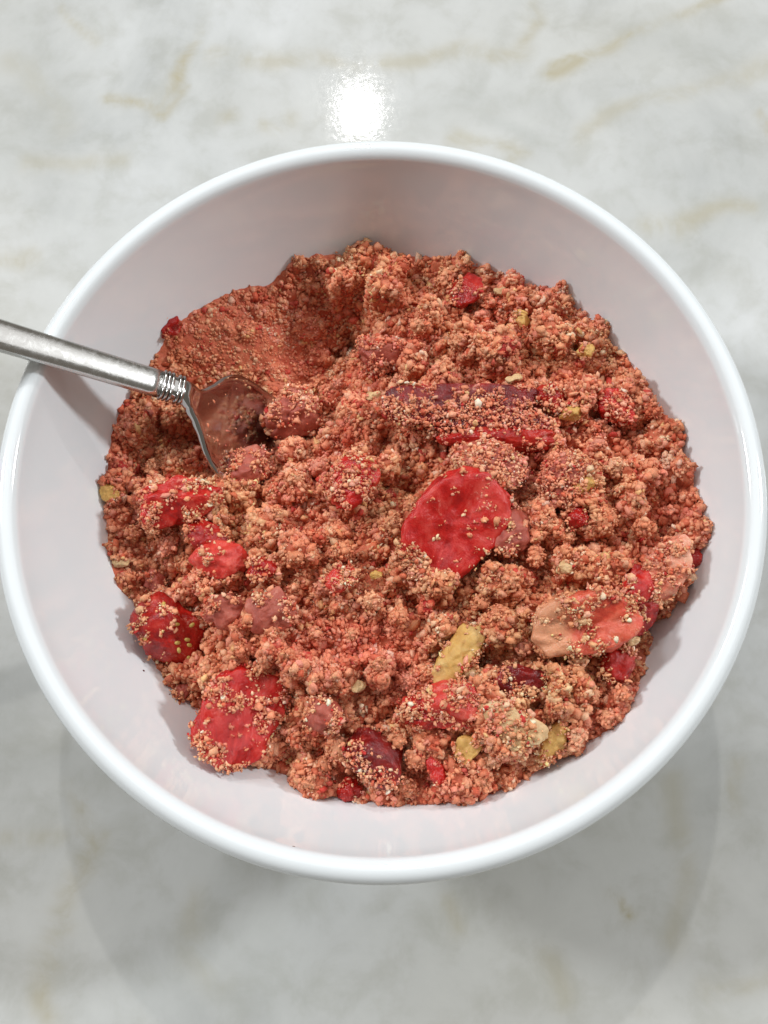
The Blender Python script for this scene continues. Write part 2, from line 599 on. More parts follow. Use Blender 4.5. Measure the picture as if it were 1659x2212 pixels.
ST = 'strawberry_piece'
piece('strawberry_slice', 'bright red oval strawberry slice with a bare fibrous face, amid the crumble', 'strawberry',
      (975, 1143), (13.6, 9.4, 1.9), 49, 'sliced', 3.9, 16, -10, 0.20, 'slice', rough=0.05, band=(-0.013, 0.0055, 0))
piece('strawberry_slice', 'long dark maroon strawberry piece buried under crumbs, beside the dusted oblong lump', 'strawberry',
      (1005, 893), (18.6, 7.0, 4.2), -3, 'dark', 1.9, 12, 0, 0.62, 'chunk', rough=0.20, band=(-0.0012, 0.0030, 1))
piece('strawberry_piece', 'red strawberry strip showing along the lower edge of the long maroon piece', 'strawberry',
      (1085, 945), (12.4, 3.4, 3.0), 0, 'red', 1.5, 10, 0, 0.24, 'chunk')
piece(ST, 'pinkish red strawberry chunk dusted on top, just below the fork head', 'strawberry', (392, 1090), (9.3, 5.4, 4.6), 8, 'bright', 2.4, 12, 6, 0.55, rough=0.2)
piece(ST, 'small coral red strawberry piece with a jagged edge, by the dusted chunk', 'strawberry', (482, 1212), (6.0, 4.1, 3.2), 6, 'coral', 2.0, 8, 0, 0.20)
piece(ST, 'small dark red strawberry bit topped with crumbs, between the dusted chunk and the coral piece', 'strawberry', (455, 1160), (5.2, 3.6, 3.0), -35, 'red', 0.6, 0, 0, 0.5)
piece('strawberry_wedge', 'dark red strawberry wedge with tiny yellow seeds, resting against the bowl wall', 'strawberry', (372, 1372), (8.6, 7.0, 4.6), -35, 'red', 2.4, 10, 16, 0.16, 'chunk', seeds=9)
piece('strawberry_slice', 'large red strawberry slice spotted with crumbs, leaning on the near bowl wall', 'strawberry', (522, 1545), (10.8, 8.2, 2.8), 62, 'sliced', 2.6, 18, 8, 0.46, 'slice')
piece(ST, 'upright red strawberry piece with pale fibres, thickly dusted, beside the oval slice', 'strawberry', (765, 1040), (7.6, 4.8, 4.4), 70, 'bright', 2.2, 0, 8, 0.5)
piece('strawberry_slice', 'orange red strawberry slice with a pale cream core, dusted along its rim', 'strawberry', (1262, 1350), (10.6, 6.4, 3.2), 8, 'cored', 2.8, 14, -6, 0.34, 'slice')
piece(ST, 'long pale pink strawberry sliver dusted with crumbs, beside the bowl wall near the cream-cored slice', 'strawberry', (1428, 1240), (9.4, 4.4, 3.6), 58, 'pale', 2.2, 0, -14, 0.5)
piece(ST, 'glossy deep red strawberry bit tucked beside the pale pink sliver', 'strawberry', (1385, 1315), (5.6, 4.0, 3.4), 70, 'red', 1.0, 0, 0, 0.16)
piece(ST, 'red strawberry bit under the pale pink sliver near the cream-cored slice', 'strawberry', (1372, 1262), (4.4, 3.2, 2.8), 60, 'bright', 1.6, 0, 0, 0.36)
piece(ST, 'dark purple strawberry chunk near the bottom edge of the crumble', 'strawberry', (815, 1635), (6.6, 5.2, 4.0), -30, 'dark', 1.6, 0, 0, 0.34)
piece(ST, 'orange strawberry piece heavily coated with crumbs, beside the cream nut splinter', 'strawberry', (965, 1530), (7.0, 4.6, 3.6), 16, 'coral', 1.6, 0, 0, 0.6)
piece(ST, 'deep red strawberry patch showing through a crumbly mound', 'strawberry', (905, 1545), (4.4, 3.4, 2.8), -20, 'red', 1.9, 0, 0, 0.44)
piece(ST, 'small red cube of strawberry on the far side of the heap', 'strawberry', (1008, 628), (4.4, 3.6, 3.2), 40, 'red', 1.4, 0, 0, 0.25)
piece(ST, 'tiny glossy red strawberry bit against the bowl wall above the fork', 'strawberry', (368, 708), (2.8, 1.9, 1.8), 50, 'red', 0.7, 0, 0, 0.05)
piece(ST, 'small glossy red strawberry bit low against the bowl wall behind the pale pink sliver', 'strawberry', (1493, 1205), (2.6, 2.0, 1.8), 30, 'red', 0.9, 0, 0, 0.05)
piece(ST, 'pinkish red strawberry bit dusted with sugar, between the maroon piece and bowl wall', 'strawberry', (1330, 880), (4.6, 3.6, 3.0), -30, 'bright', 1.2, 0, 0, 0.6)
piece(ST, 'rosy strawberry knob poking out below the crumb-coated lump', 'strawberry', (1248, 1118), (2.6, 2.3, 2.2), 20, 'red', 1.6, 0, 0, 0.1)
piece(ST, 'red strawberry shred at the end of the long maroon piece', 'strawberry', (1190, 860), (4.0, 2.4, 2.0), -30, 'red', 1.2, 0, 0, 0.45)
piece(ST, 'deep red strawberry bit below the cream-cored slice', 'strawberry', (1330, 1440), (4.6, 3.2, 2.6), 70, 'red', 1.3, 0, 0, 0.42)
piece(ST, 'wine red strawberry smear between the yellow nut and the cream-cored slice', 'strawberry', (1125, 1475), (6.0, 3.4, 2.6), 0, 'dark', 0.9, 0, 0, 0.55)
piece(ST, 'dark red strawberry bit at the near bowl wall under the crumbs', 'strawberry', (752, 1705), (2.6, 2.3, 2.0), 10, 'red', 0.9, 0, 0, 0.05)
piece(ST, 'rosy strawberry sliver pointing down near the bottom of the heap', 'strawberry', (938, 1660), (3.2, 1.8, 1.8), -60, 'bright', 1.8, 0, 0, 0.1)
piece(ST, 'pink strawberry flake on the mound below the oval slice', 'strawberry', (735, 1252), (3.8, 2.6, 2.2), 30, 'coral', 1.7, 0, 0, 0.62)
PL = 'dusted_lump'
piece(PL, 'large rosy rounded lump beside the fork head', 'fruit lump', (632, 905), (7.0, 6.4, 5.4), 30, 'pinkbrown', 3.2, 0, 0, 0.55, power=2.2, rough=0.22)
piece(PL, 'round rosy lump at the tip of the visible fork head', 'fruit lump', (537, 1015), (4.8, 4.4, 4.2), 0, 'pinkbrown', 2.8, 0, 0, 0.55, power=2.2, rough=0.22)
piece(PL, 'oblong sugar-dusted lump above the oval strawberry slice', 'fruit lump', (1052, 1018), (8.4, 5.0, 4.6), -18, 'pinkbrown', 2.8, 0, 0, 0.95, power=2.4)
piece(PL, 'smooth brownish pink lump touching the rim of the oval strawberry slice', 'fruit lump', (1108, 1150), (5.0, 4.0, 3.4), 60, 'pinkbrown', 1.0, 0, 0, 0.22, power=2.2)
piece(PL, 'rosy faceted lump below the small coral strawberry piece', 'fruit lump', (588, 1322), (4.8, 4.4, 3.8), 15, 'pinkbrown', 2.2, 0, 0, 0.25, power=3)
piece(PL, 'rosy lump between the seeded wedge and its faceted neighbour', 'fruit lump', (487, 1322), (4.2, 3.8, 3.4), -10, 'pinkbrown', 1.9, 0, 0, 0.34, power=2.4)
piece(PL, 'upright peach lump between the crumb-spotted slice and the golden nut', 'fruit lump', (702, 1542), (3.4, 4.4, 3.2), 8, 'pinkbrown', 2.2, 0, 0, 0.45, power=2.3)
piece(PL, 'small rosy ball between the seeded wedge and the bowl wall', 'fruit lump', (332, 1258), (2.6, 2.4, 2.2), 0, 'pinkbrown', 1.6, 0, 0, 0.15, power=2.1)
piece(PL, 'small peach ball at the near bowl wall under the seeded wedge', 'fruit lump', (397, 1492), (2.2, 1.9, 1.8), 60, 'pinkbrown', 1.2, 0, 0, 0.3, power=2.1)
piece(PL, 'crumb-coated lump above the long maroon piece', 'fruit lump', (822, 772), (5.6, 4.8, 4.4), 35, 'pinkbrown', 2.2, 0, 0, 0.75, power=2.3)
piece(PL, 'flat red lump between the small coral strawberry piece and the rosy faceted lump', 'fruit lump', (565, 1232), (3.2, 2.8, 2.4), 40, 'red', 1.3, 0, 0, 0.4, power=2.3)
piece(PL, 'crumb-coated lump next to the oblong dusted lump', 'fruit lump', (1215, 1040), (6.4, 5.0, 4.0), 20, 'pinkbrown', 1.4, 0, 0, 0.97, power=2.3)
NU = 'nut_piece'
piece(NU, 'large golden yellow nut piece with a broken end, below the oval slice', 'nut', (985, 1418), (7.0, 4.0, 3.2), 62, 'nut', 1.5, 0, 10, 0.28, power=3.4, rough=0.2)
piece(NU, 'pale cream nut splinter on the mound near the bottom', 'nut', (1098, 1572), (7.0, 3.2, 2.6), -40, 'cream', 2.2, 0, 0, 0.68, power=3, rough=0.34)
piece(NU, 'tan nut piece beside the near bowl wall, next to the cream splinter', 'nut', (1192, 1605), (4.6, 3.2, 2.8), 60, 'nut', 1.6, 0, 0, 0.34, power=3)
piece(NU, 'small golden nut piece under the cream splinter', 'nut', (1010, 1618), (3.2, 2.4, 2.2), 60, 'nut', 1.4, 0, 0, 0.4)
piece(NU, 'yellow nut crumb cluster on the crumb-coated lump', 'nut', (1255, 1052), (3.0, 2.4, 2.0), 10, 'nut', 2.2, 0, 0, 0.35)
piece(NU, 'tiny cream nut bit on the far side of the heap', 'nut', (1083, 632), (1.5, 1.2, 1.1), 20, 'cream', 1.6, 0, 0, 0.0)
piece(NU, 'tiny long cream nut bit above the maroon piece', 'nut', (1108, 822), (2.0, 1.0, 1.0), 24, 'cream', 1.8, 0, 0, 0.0)
piece(NU, 'tiny pale nut bit between the maroon piece and the large rosy lump', 'nut', (805, 858), (1.9, 1.1, 1.0), 10, 'cream', 1.8, 0, 0, 0.1)
piece(NU, 'tan nut bit past the end of the maroon piece', 'nut', (1232, 895), (2.4, 1.6, 1.5), 0, 'nut', 1.6, 0, 0, 0.25)
piece(NU, 'yellowish nut bit against the bowl wall under the fork', 'nut', (240, 1068), (2.6, 1.9, 1.8), -40, 'nut', 1.4, 0, 0, 0.35)
piece(NU, 'golden nut bit near the red strawberry cube', 'nut', (1128, 690), (2.2, 1.7, 1.6), -60, 'nut', 1.5, 0, 0, 0.3)
piece(NU, 'tiny cream nut chip on the corner of the cream-cored slice', 'nut', (1357, 1390), (1.5, 1.2, 0.9), 40, 'cream', 4.4, 0, 0, 0.0)
piece(NU, 'pale yellow nut chip beside the golden yellow nut piece', 'nut', (1022, 1455), (2.0, 1.4, 1.2), 0, 'cream', 1.2, 0, 0, 0.2)
piece(NU, 'tiny round tan seed beside the oval strawberry slice', 'nut', (812, 1243), (1.3, 1.0, 1.0), 0, 'nut', 1.6, 0, 0, 0.0, power=2)
piece(NU, 'tiny round greyish seed between the peach lump and golden nut piece', 'nut', (775, 1485), (1.6, 1.2, 1.1), 20, 'cream', 1.6, 0, 0, 0.0, power=2)
piece(NU, 'cream nut flake between the oval slice and the pale pink sliver', 'nut', (1222, 1228), (2.2, 1.6, 1.2), 10, 'cream', 1.4, 0, 0, 0.2)
piece(NU, 'golden nut flake in the far crumbs near the maroon piece', 'nut', (1265, 762), (2.2, 1.6, 1.4), 40, 'nut', 1.5, 0, 0, 0.3)
piece(NU, 'pale yellow nut crumb at the bowl wall next to the small rosy ball', 'nut', (262, 1215), (1.6, 1.2, 1.0), 0, 'cream', 1.2, 0, 0, 0.1)

for p in PIECES:
    c = base_hit(*p['px'])
    p['pos'] = c + np.array([0, 0, p['lift'] / 1000 - 0.0009])

# ---- clumps raised from the heap
edge = np.clip((r_in(BASE) - np.hypot(XX, YY)) / 0.009, 0, 1)
edge = edge * edge * (3 - 2 * edge)                 # 0 at the bowl wall, 1 well inside
HGT = BASE - 0.0008 - 0.0047 * edge + 0.0016 * fbm(np.stack([XX * 130, YY * 130, 0 * XX + 3], -1), 3) * (0.35 + 0.65 * edge)
warpx = fbm(np.stack([XX * 520, YY * 520, 0 * XX], -1), 3) * 0.00075
warpy = fbm(np.stack([XX * 520 + 40, YY * 520, 0 * XX + 9], -1), 3) * 0.00075
WX, WY = XX + warpx, YY + warpy
TINT = np.zeros((NG, NG))        # one random number per clump, used to colour it


def dome(x, y, r, zc, tint, squash=1.0, ang=0.0):
    if math.hypot(x, y) > r_in(zc + r) - 0.75 * r:
        return
    k = int(r / GR * 1.7) + 5
    i, j = int((x - GX[0]) / GR), int((y - GX[0]) / GR)
    s = np.s_[max(i - k, 0):i + k, max(j - k, 0):j + k]
    dx, dy = WX[s] - x, WY[s] - y
    ca, sa = math.cos(ang), math.sin(ang)
    u, v = (dx * ca + dy * sa), (-dx * sa + dy * ca) / squash
    q = 1 - (u * u + v * v) / (r * r)
    z = np.where(q > 0, zc + r * 0.92 * np.sqrt(np.maximum(q, 0)), -1)
    up = z > HGT[s]
    HGT[s][up] = z[up]
    TINT[s][up] = tint


def pix_of(P):
    d = np.asarray(P) - CAM
    z = d @ FW
    return W / 2 + FPX * (d @ RT) / z, HH / 2 - FPX * (d @ UP) / z


# the scooped face above the fork is pressed smooth: fewer and lower clumps there
def smooth_zone(x, y):
    px, py = pix_of(np.stack([x, y, np.full_like(x, 0.04)], -1))
    return np.exp(-(((px - 540) / 190) ** 2 + ((py - 720) / 95) ** 2) ** 1.5)


def scatter(n):
    P = (rng.random((n * 2, 2)) * 2 - 1) * 0.075
    P = P[np.hypot(*P.T) < 0.0745][:n]
    return P


for cnt, r0, r1, sink, wb in ((165, 3.0, 5.6, 0.44, 1.0), (760, 1.3, 2.9, 0.38, 0.12), (3600, 0.6, 1.4, 0.25, 0.0)):
    P = scatter(cnt)
    zb = wb * bilerp(BASE, P[:, 0], P[:, 1], GX[0], GR) + (1 - wb) * bilerp(HGT, P[:, 0], P[:, 1], GX[0], GR)
    sm = smooth_zone(P[:, 0], P[:, 1])
    for (x, y), z, s in zip(P, zb, sm):
        r = rng.uniform(r0, r1) / 1000 * (1 - 0.55 * s)
        dome(x, y, r, z - r * (sink + 0.40 * s) + rng.normal(0, 0.0005) * (1 - s), rng.random(), rng.uniform(0.6, 1), rng.uniform(0, 3.14))
sm = smooth_zone(XX, YY)
HGT = HGT * (1 - 0.7 * sm) + (BASE - 0.0008) * 0.7 * sm
# dark crevices between the lumps
for px, r_, dep in [((1172, 968), 2.6, 5), ((885, 1045), 2.6, 4.5), ((845, 1040), 2.0, 4), ((1132, 1092), 2.0, 4), ((800, 700), 3.2, 4), ((740, 735), 3.4, 3),
                    ((905, 1292), 2.2, 4.5), ((618, 1500), 2.4, 4.5), ((1035, 1430), 2.2, 4.5), ((560, 1285), 1.8, 3.5), ((455, 1345), 2.0, 4), ((500, 1010), 2.4, 3),
                    ((760, 1125), 2.0, 3.5), ((1190, 790), 2.0, 3.5), ((935, 785), 2.4, 3.5), ((830, 1205), 2.0, 4), ((660, 1400), 1.8, 3.5), ((780, 1590), 2.0, 4),
                    ((1145, 1590), 1.8, 4), ((1420, 1350), 2.4, 4), ((430, 1000), 2.6, 3), ((700, 1090), 1.8, 3.0), ((870, 1400), 1.8, 3.5), ((1190, 1240), 2.2, 3),
                    ((1080, 1210), 2.0, 3.5), ((720, 1420), 1.8, 3.5), ((1000, 760), 1.8, 3.0), ((1240, 960), 1.8, 3.0), ((540, 1370), 1.6, 3.5), ((840, 1540), 1.8, 3)]:
    c = base_hit(*px)
    q = np.hypot((WX - c[0]), (WY - c[1]) * 1.25) / (r_ / 1000)
    HGT = HGT - dep / 1000 * np.exp(-q ** 3)
# rough up the whole thing
HGT += fbm(np.stack([XX * 900, YY * 900, 0 * XX], -1), 4) * 0.00034
_p = np.pad(HGT, 1, mode='edge')
HGT = sum(_p[1 + a:NG + 1 + a, 1 + b:NG + 1 + b] * (2 - abs(a)) * (2 - abs(b)) for a in (-1, 0, 1) for b in (-1, 0, 1)) / 16
# make room for the bedded pieces
for p in PIECES:
    a, b = p['half'][0] / 1000, p['half'][1] / 1000
    t = math.radians(p['turn'])
    dx, dy = XX - p['pos'][0], YY - p['pos'][1]
    u, v = (dx * math.cos(t) + dy * math.sin(t)) / a, (-dx * math.sin(t) + dy * math.cos(t)) / b
    q = np.clip(1.25 - np.sqrt(u * u + v * v), 0, 0.4) / 0.4
    tgt = np.minimum(HGT, p['pos'][2] - 0.0006)
    HGT = HGT * (1 - q) + tgt * q

# room for the fork head: the heap dips under it
FORK_A = at_z(0, 725, 0.0722)
FORK_B = at_z(345, 830, 0.0560)
FORK_S = at_z(497, 917, 0.0425)


def hz(x, y):
    return bilerp(HGT, x, y, GX[0], GR)


# ---- grains
PAL = np.array([(0.75, 0.270, 0.136), (0.78, 0.350, 0.190), (0.83, 0.47, 0.285), (0.76, 0.28, 0.185), (0.61, 0.120, 0.055),
                (0.51, 0.032, 0.025), (0.78, 0.47, 0.20), (0.87, 0.61, 0.43)])
PW = np.array([0.36, 0.25, 0.07, 0.14, 0.11, 0.03, 0.02, 0.02])
ICO1 = ico(1)
ICO2 = ico(2)


def rand_rot(n):
    q = rng.normal(size=(n, 4))
    q /= np.linalg.norm(q, axis=1)[:, None]
    w, x, y, z = q.T
    return np.stack([1 - 2 * (y * y + z * z), 2 * (x * y - z * w), 2 * (x * z + y * w), 2 * (x * y + z * w), 1 - 2 * (x * x + z * z), 2 * (y * z - x * w),
                     2 * (x * z - y * w), 2 * (y * z + x * w), 1 - 2 * (x * x + y * y)], -1).reshape(n, 3, 3)


def grains(P, R, C, base=ICO1):
    """irregular crumbs at P with radius R and colour C -> V, F, cols"""
    n, (bv, bf) = len(P), base
    k = len(bv)
    V = bv[None] * (1 + rng.normal(0, 0.32, (n, k, 1)))
    V = V * rng.uniform(0.45, 1.45, (n, 1, 3))
    V = np.einsum('nij,nkj->nki', rand_rot(n), V) * R[:, None, None] + P[:, None]
    F = bf[None] + (np.arange(n) * k)[:, None, None]
    return V.reshape(-1, 3), F.reshape(-1, 3), np.repeat(C, k, axis=0)


def grain_cols(n, P, tint=None):
    """palette colours: neighbours tend to agree, the heap drifts between orange and pink"""
    idx = rng.choice(len(PAL), n, p=PW)
    c = PAL[idx]
    g = fbm(np.c_[P[:, :2] * 60, np.zeros(n)], 3)[:, None]
    c = c * (1 + g * np.array([0.03, -0.14, -0.05]))
    g2 = fbm(np.c_[P[:, :2] * 240, np.full(n, 5.0)], 3)[:, None]
    c = c * (1 + g2 * np.array([0.10, 0.26, 0.28]))
    if tint is not None:
        c = c * (1 + (tint[:, None] - 0.5) * np.array([0.10, 0.36, 0.40]))
    return np.clip(c * rng.uniform(0.88, 1.12, (n, 1)), 0.01, 0.88)


def clusters(centres, per, spread, rr):
    n = len(centres)
    cnt = rng.integers(per[0], per[1] + 1, n)
    idx = np.repeat(np.arange(n), cnt)
    off = rng.normal(0, 1, (len(idx), 3)) * spread
    return idx, off, np.clip(rng.lognormal(math.log(rr), 0.45, len(idx)), rr * 0.4, rr * 2.3)


def crumble():
    parts = []
    inside = np.hypot(XX, YY) < r_in(HGT) + 0.0006
    # heap surface
    idx = -np.ones(NG * NG, int)
    quad = inside[:-1, :-1] & inside[1:, :-1] & inside[:-1, 1:] & inside[1:, 1:]
    i, j = np.where(quad)
    F = np.stack([i * NG + j, (i + 1) * NG + j, (i + 1) * NG + j + 1, i * NG + j + 1], -1)
    used = np.unique(F)
    idx[used] = np.arange(len(used))
    V = np.stack([XX, YY, HGT], -1).reshape(-1, 3)[used]
    F = idx[F]
    F = np.concatenate([F[:, [0, 1, 2]], F[:, [0, 2, 3]]])
    g = fbm(V * 420, 4)[:, None]
    ti = TINT.reshape(-1)[used][:, None]
    C = np.array([(0.60, 0.165, 0.085)]) * (1 + g * np.array([0.12, 0.30, 0.30])) * (1 + (ti - 0.5) * np.array([0.1, 0.35, 0.4]))
    parts.append((V, F, np.clip(C, 0.01, 0.85)))
    # grains sitting on it in little clusters
    gx, gy = np.gradient(HGT, GR)
    wt = (np.sqrt(1 + gx * gx + gy * gy) * inside).ravel()
    pick = rng.choice(NG * NG, 18500, p=wt / wt.sum())
    cen = np.stack([GX[pick // NG], GX[pick % NG]], -1) + rng.uniform(-0.5, 0.5, (len(pick), 2)) * GR
    cen = cen[np.hypot(cen[:, 0], cen[:, 1]) < r_in(hz(cen[:, 0], cen[:, 1])) - 0.0002]
    free = np.ones(len(cen), bool)
    for p in PIECES:
        if p['half'][0] < 2.2:
            continue
        a, b = p['half'][0] / 1000, p['half'][1] / 1000
        t = math.radians(p['turn'])
        dx, dy = cen[:, 0] - p['pos'][0], cen[:, 1] - p['pos'][1]
        u, v = (dx * math.cos(t) + dy * math.sin(t)) / a, (-dx * math.sin(t) + dy * math.cos(t)) / b
        free &= (u * u + v * v) > 0.72
    cen = cen[free]
    idx, off, R = clusters(cen, (3, 6), 0.00050, 0.00041)
    P2 = cen[idx] + off[:, :2]
    sm = smooth_zone(P2[:, 0], P2[:, 1])
    R = R * (1 - 0.35 * sm)
    z = hz(P2[:, 0], P2[:, 1])
    rr = np.hypot(P2[:, 0], P2[:, 1])
    lift = np.abs(off[:, 2]) * 0.9 * (1 - sm)
    Z = z + lift - R * 0.1
    keep = rr < r_in(Z) - R * 0.6
    P3 = np.c_[P2, Z][keep]
    tint = bilerp(TINT, P3[:, 0], P3[:, 1], GX[0], GR)
    ccol = grain_cols(len(cen), cen)[idx][keep]
    gcol = grain_cols(len(P3), P3, tint)
    parts.append(grains(P3, R[keep], 0.78 * ccol + 0.22 * gcol))
    nv = 0
    VV, FF, CC = [], [], []
    for V, F, C in parts:
        VV.append(V)
        FF.append(F + nv)
        CC.append(C)
        nv += len(V)
    o = mesh_np('crumble', np.concatenate(VV), np.concatenate(FF), M['crumb'], cols=np.concatenate(CC))
    tag(o, 'heap of salmon pink and tan strawberry crumble filling the white bowl', 'crumble', kind='stuff')


crumble()


# ------------------------------------------------------------------ pieces in the crumble
ICO4 = ico(5)


def build_piece(p, seed):
    nz = seed * 3.71
    bv, bf = ICO4
    hx, hy, hz_ = (h / 1000 for h in p['half'])
    D = bv.copy()
    e = p['power']
    if p['shape'] == 'slice':
        rad = (np.abs(D[:, 0]) ** 2.2 + np.abs(D[:, 1]) ** 2.2) ** (1 / 2.2)
        s = np.minimum(1 / np.maximum(rad, 1e-6), 0.999 / np.maximum(np.abs(D[:, 2]), 1e-6)) ** 1.0
        k = (rad ** 5 + np.abs(D[:, 2]) ** 5) ** (-1 / 5)
        V = D * k[:, None]
    else:
        k = (np.abs(D) ** e).sum(1) ** (-1 / e)
        V = D * k[:, None]
    # uneven outline and hand-cut facets
    lr = np.random.default_rng(seed)
    n1 = fbm(D * 1.5 + nz, 3)
    V *= (1 + p['rough'] * 1.3 * n1)[:, None]
    if p['shape'] == 'chunk':
        for q in range(5):
            nrm = lr.normal(size=3)
            nrm /= np.linalg.norm(nrm)
            dcut = lr.uniform(0.62, 0.88)
            over = np.maximum(V @ nrm - dcut, 0)
            V -= 0.8 * over[:, None] * nrm
    V = V * np.array([hx, hy, hz_])
    if p['shape'] == 'slice':
        # fibres running out from the middle, slightly cupped
        th = np.arctan2(V[:, 1], V[:, 0])
        rn = np.hypot(V[:, 0] / hx, V[:, 1] / hy)
        V[:, 2] += (np.sin(th * 23 + 3 * n1) * 0.00010 + np.sin(th * 11 + 5) * 0.00016) * np.clip(rn, 0, 1)
        V[:, 2] += (rn ** 2) * 0.0011 - 0.0006 * np.exp(-(V[:, 1] / (hy * 0.35)) ** 2)
    fine = fbm(V * 900 + nz, 4)
    mid = fbm(V * 300 + nz, 3)
    nrm = D / np.linalg.norm(D, axis=1)[:, None]
    V = V + nrm * (fine * 0.00018 + mid * 0.00036 * min(1, hx / 0.004))[:, None]
    o = mesh_np(p['name'], V, bf, M[p['mat']])
    o.location = p['pos']
    o.rotation_euler = (math.radians(p['tx']), math.radians(p['ty']), math.radians(p['turn']))
    tag(o, p['label'], p['cat'], p['group'])
    rot = np.array(o.rotation_euler.to_matrix())
    # crumbs stuck to it
    if p['cover'] > 0.02:
        tri = V[bf]
        fn = np.cross(tri[:, 1] - tri[:, 0], tri[:, 2] - tri[:, 0])
        area = np.linalg.norm(fn, axis=1)
        nw = (fn / np.maximum(area, 1e-12)[:, None]) @ rot.T
        up = nw[:, 2]
        cz = tri.mean(1)
        msk = fbm(cz * 330 + nz + 11, 3)
        if p['band']:
            msk = msk + 1.6 * np.exp(-((cz[:, p['band'][2]] - p['band'][0]) / p['band'][1]) ** 2)
        thr = np.quantile(msk, 1 - p['cover'])
        w = area * (up > -0.15) * (0.02 + (msk > thr) * 1.0)
        A = 2 * hx * 2 * hy * 1e6
        n = int(min(1000, A * 3.2 * p['cover'] + 6))
        f = rng.choice(len(bf), n, p=w / w.sum())
        idx, off, R = clusters(cz[f], (2, 7), 0.00042, 0.00023)
        R = R * rng.choice([0.75, 1.0, 1.45], len(R), p=[0.4, 0.45, 0.15])
        P = cz[f][idx] + off + (fn[f] / np.maximum(area[f], 1e-12)[:, None])[idx] * 0.0001
        C = grain_cols(len(P), P + p['pos'])
        C = np.clip(C * np.array([1.05, 1.14, 1.20]), 0, 0.9)
        c = mesh_np('crumb_coating', *grains(P, R, C)[:2], M['crumb'], o, cols=np.repeat(C, len(ICO1[0]), axis=0))
        tag(c, kind='stuff')
    # seeds on the skin
    for s in range(p['seeds']):
        tri = V[bf]
        fn = np.cross(tri[:, 1] - tri[:, 0], tri[:, 2] - tri[:, 0])
        fn /= np.maximum(np.linalg.norm(fn, axis=1), 1e-12)[:, None]
        good = np.where((fn @ rot.T)[:, 2] > 0.5)[0]
        f = lr.choice(good)
        sv = ICO2[0] * np.array([0.00075, 0.00045, 0.0003])
        sd = mesh_np('seed', sv, ICO2[1], M['seed'], o)
        sd.location = tri[f].mean(0) + fn[f] * 0.0001
        sd.rotation_euler = Vector(fn[f]).to_track_quat('Z', 'X').to_euler()
    return o


for q, p in enumerate(PIECES):
    build_piece(p, 100 + q)


# ------------------------------------------------------------------ loose crumb clumps that can be told apart
def clump(px, r, label, group, lift=0.3):
    c = base_hit(*px)
    c = np.array([c[0], c[1], max(hz(c[0], c[1]), c[2] - 0.001)])
    r /= 1000
    core_v = 0.9 * ICO2[0] * (1 + 0.42 * fbm(ICO2[0] * 1.6 + px[0], 3))[:, None] * r * rng.uniform(0.7, 1.05, 3)
    n = int(60 * (r / 0.0016) ** 2)
    f = rng.integers(0, len(core_v), n)
    P = core_v[f] + rng.normal(0, 0.00022, (n, 3))
    R = np.clip(rng.lognormal(math.log(0.00034), 0.35, n), 0.00018, 0.0007)
    tone = rng.choice(len(PAL), p=PW)
    C = 0.5 * grain_cols(n, P + c) + 0.5 * PAL[tone]
    gv, gf, gc = grains(P, R, C)
    cc = np.tile(PAL[tone] * 0.85, (len(core_v), 1))
    o = mesh_np('crumb_clump', np.concatenate([core_v, gv]), np.concatenate([ICO2[1], gf + len(core_v)]), M['crumb'], cols=np.concatenate([cc, gc]))
    o.location = c + np.array([0, 0, r * lift])
    o.rotation_euler = (0, 0, rng.uniform(0, 6.28))
    tag(o, label, 'crumb clump', group)


LAND = [((975, 1143), 'the bright oval strawberry slice'), ((1010, 905), 'the long maroon strawberry piece'), ((392, 1090), 'the dusted strawberry chunk below the fork'),
        ((482, 1212), 'the small coral strawberry piece'), ((372, 1372), 'the seeded strawberry wedge'), ((522, 1545), 'the large crumb-spotted strawberry slice'),
        ((765, 1040), 'the upright strawberry piece'), ((1262, 1350), 'the cream-cored strawberry slice'), ((1428, 1240), 'the pale pink strawberry sliver'),
        ((815, 1635), 'the dark purple strawberry chunk'), ((1008, 628), 'the small red strawberry cube'), ((632, 905), 'the large rosy lump by the fork'),
        ((1215, 1040), 'the crumb-coated lump'), ((588, 1322), 'the rosy faceted lump'), ((702, 1542), 'the upright peach lump'), ((985, 1418), 'the golden yellow nut piece'),
        ((1098, 1572), 'the cream nut splinter'), ((822, 772), 'the lump above the maroon piece'), ((1330, 880), 'the sugar-dusted red bit'), ((240, 1068), 'the yellowish nut bit on the bowl wall')]
clump_px = [(760, 580), (690, 565), (870, 575), (960, 600), (1060, 650), (1150, 650), (905, 700), (990, 735), (1040, 745), (1090, 760), (1180, 740),
            (960, 800), (860, 820), (730, 830), (690, 830), (1290, 960), (1330, 1010), (1400, 900), (1440, 1000), (1450, 1100), (1390, 1140), (1310, 1130),
            (1180, 1130), (1160, 1200), (1230, 1160), (1100, 1260), (1040, 1300), (1180, 1300), (890, 1090), (850, 1130), (690, 1010), (640, 1040), (600, 1120),
            (690, 1160), (740, 1190), (640, 1210), (700, 1270), (800, 1300), (860, 1330), (920, 1310), (760, 1370), (680, 1370), (620, 1420), (820, 1440),
            (880, 1470), (690, 1450), (520, 1400), (560, 1440), (450, 1450), (360, 1180), (290, 1150), (300, 1220), (260, 1010), (330, 1010), (290, 930),
            (640, 1600), (700, 1650), (730, 1620), (670, 1690), (860, 1600), (880, 1700), (960, 1700), (1040, 1690), (1100, 1690), (900, 1640), (1060, 1640),
            (1150, 1640), (1240, 1590), (1310, 1550), (1280, 1500), (1220, 1450), (1180, 1400), (1130, 1400), (1080, 1330), (1340, 1500), (1250, 1420), (1160, 1550)]
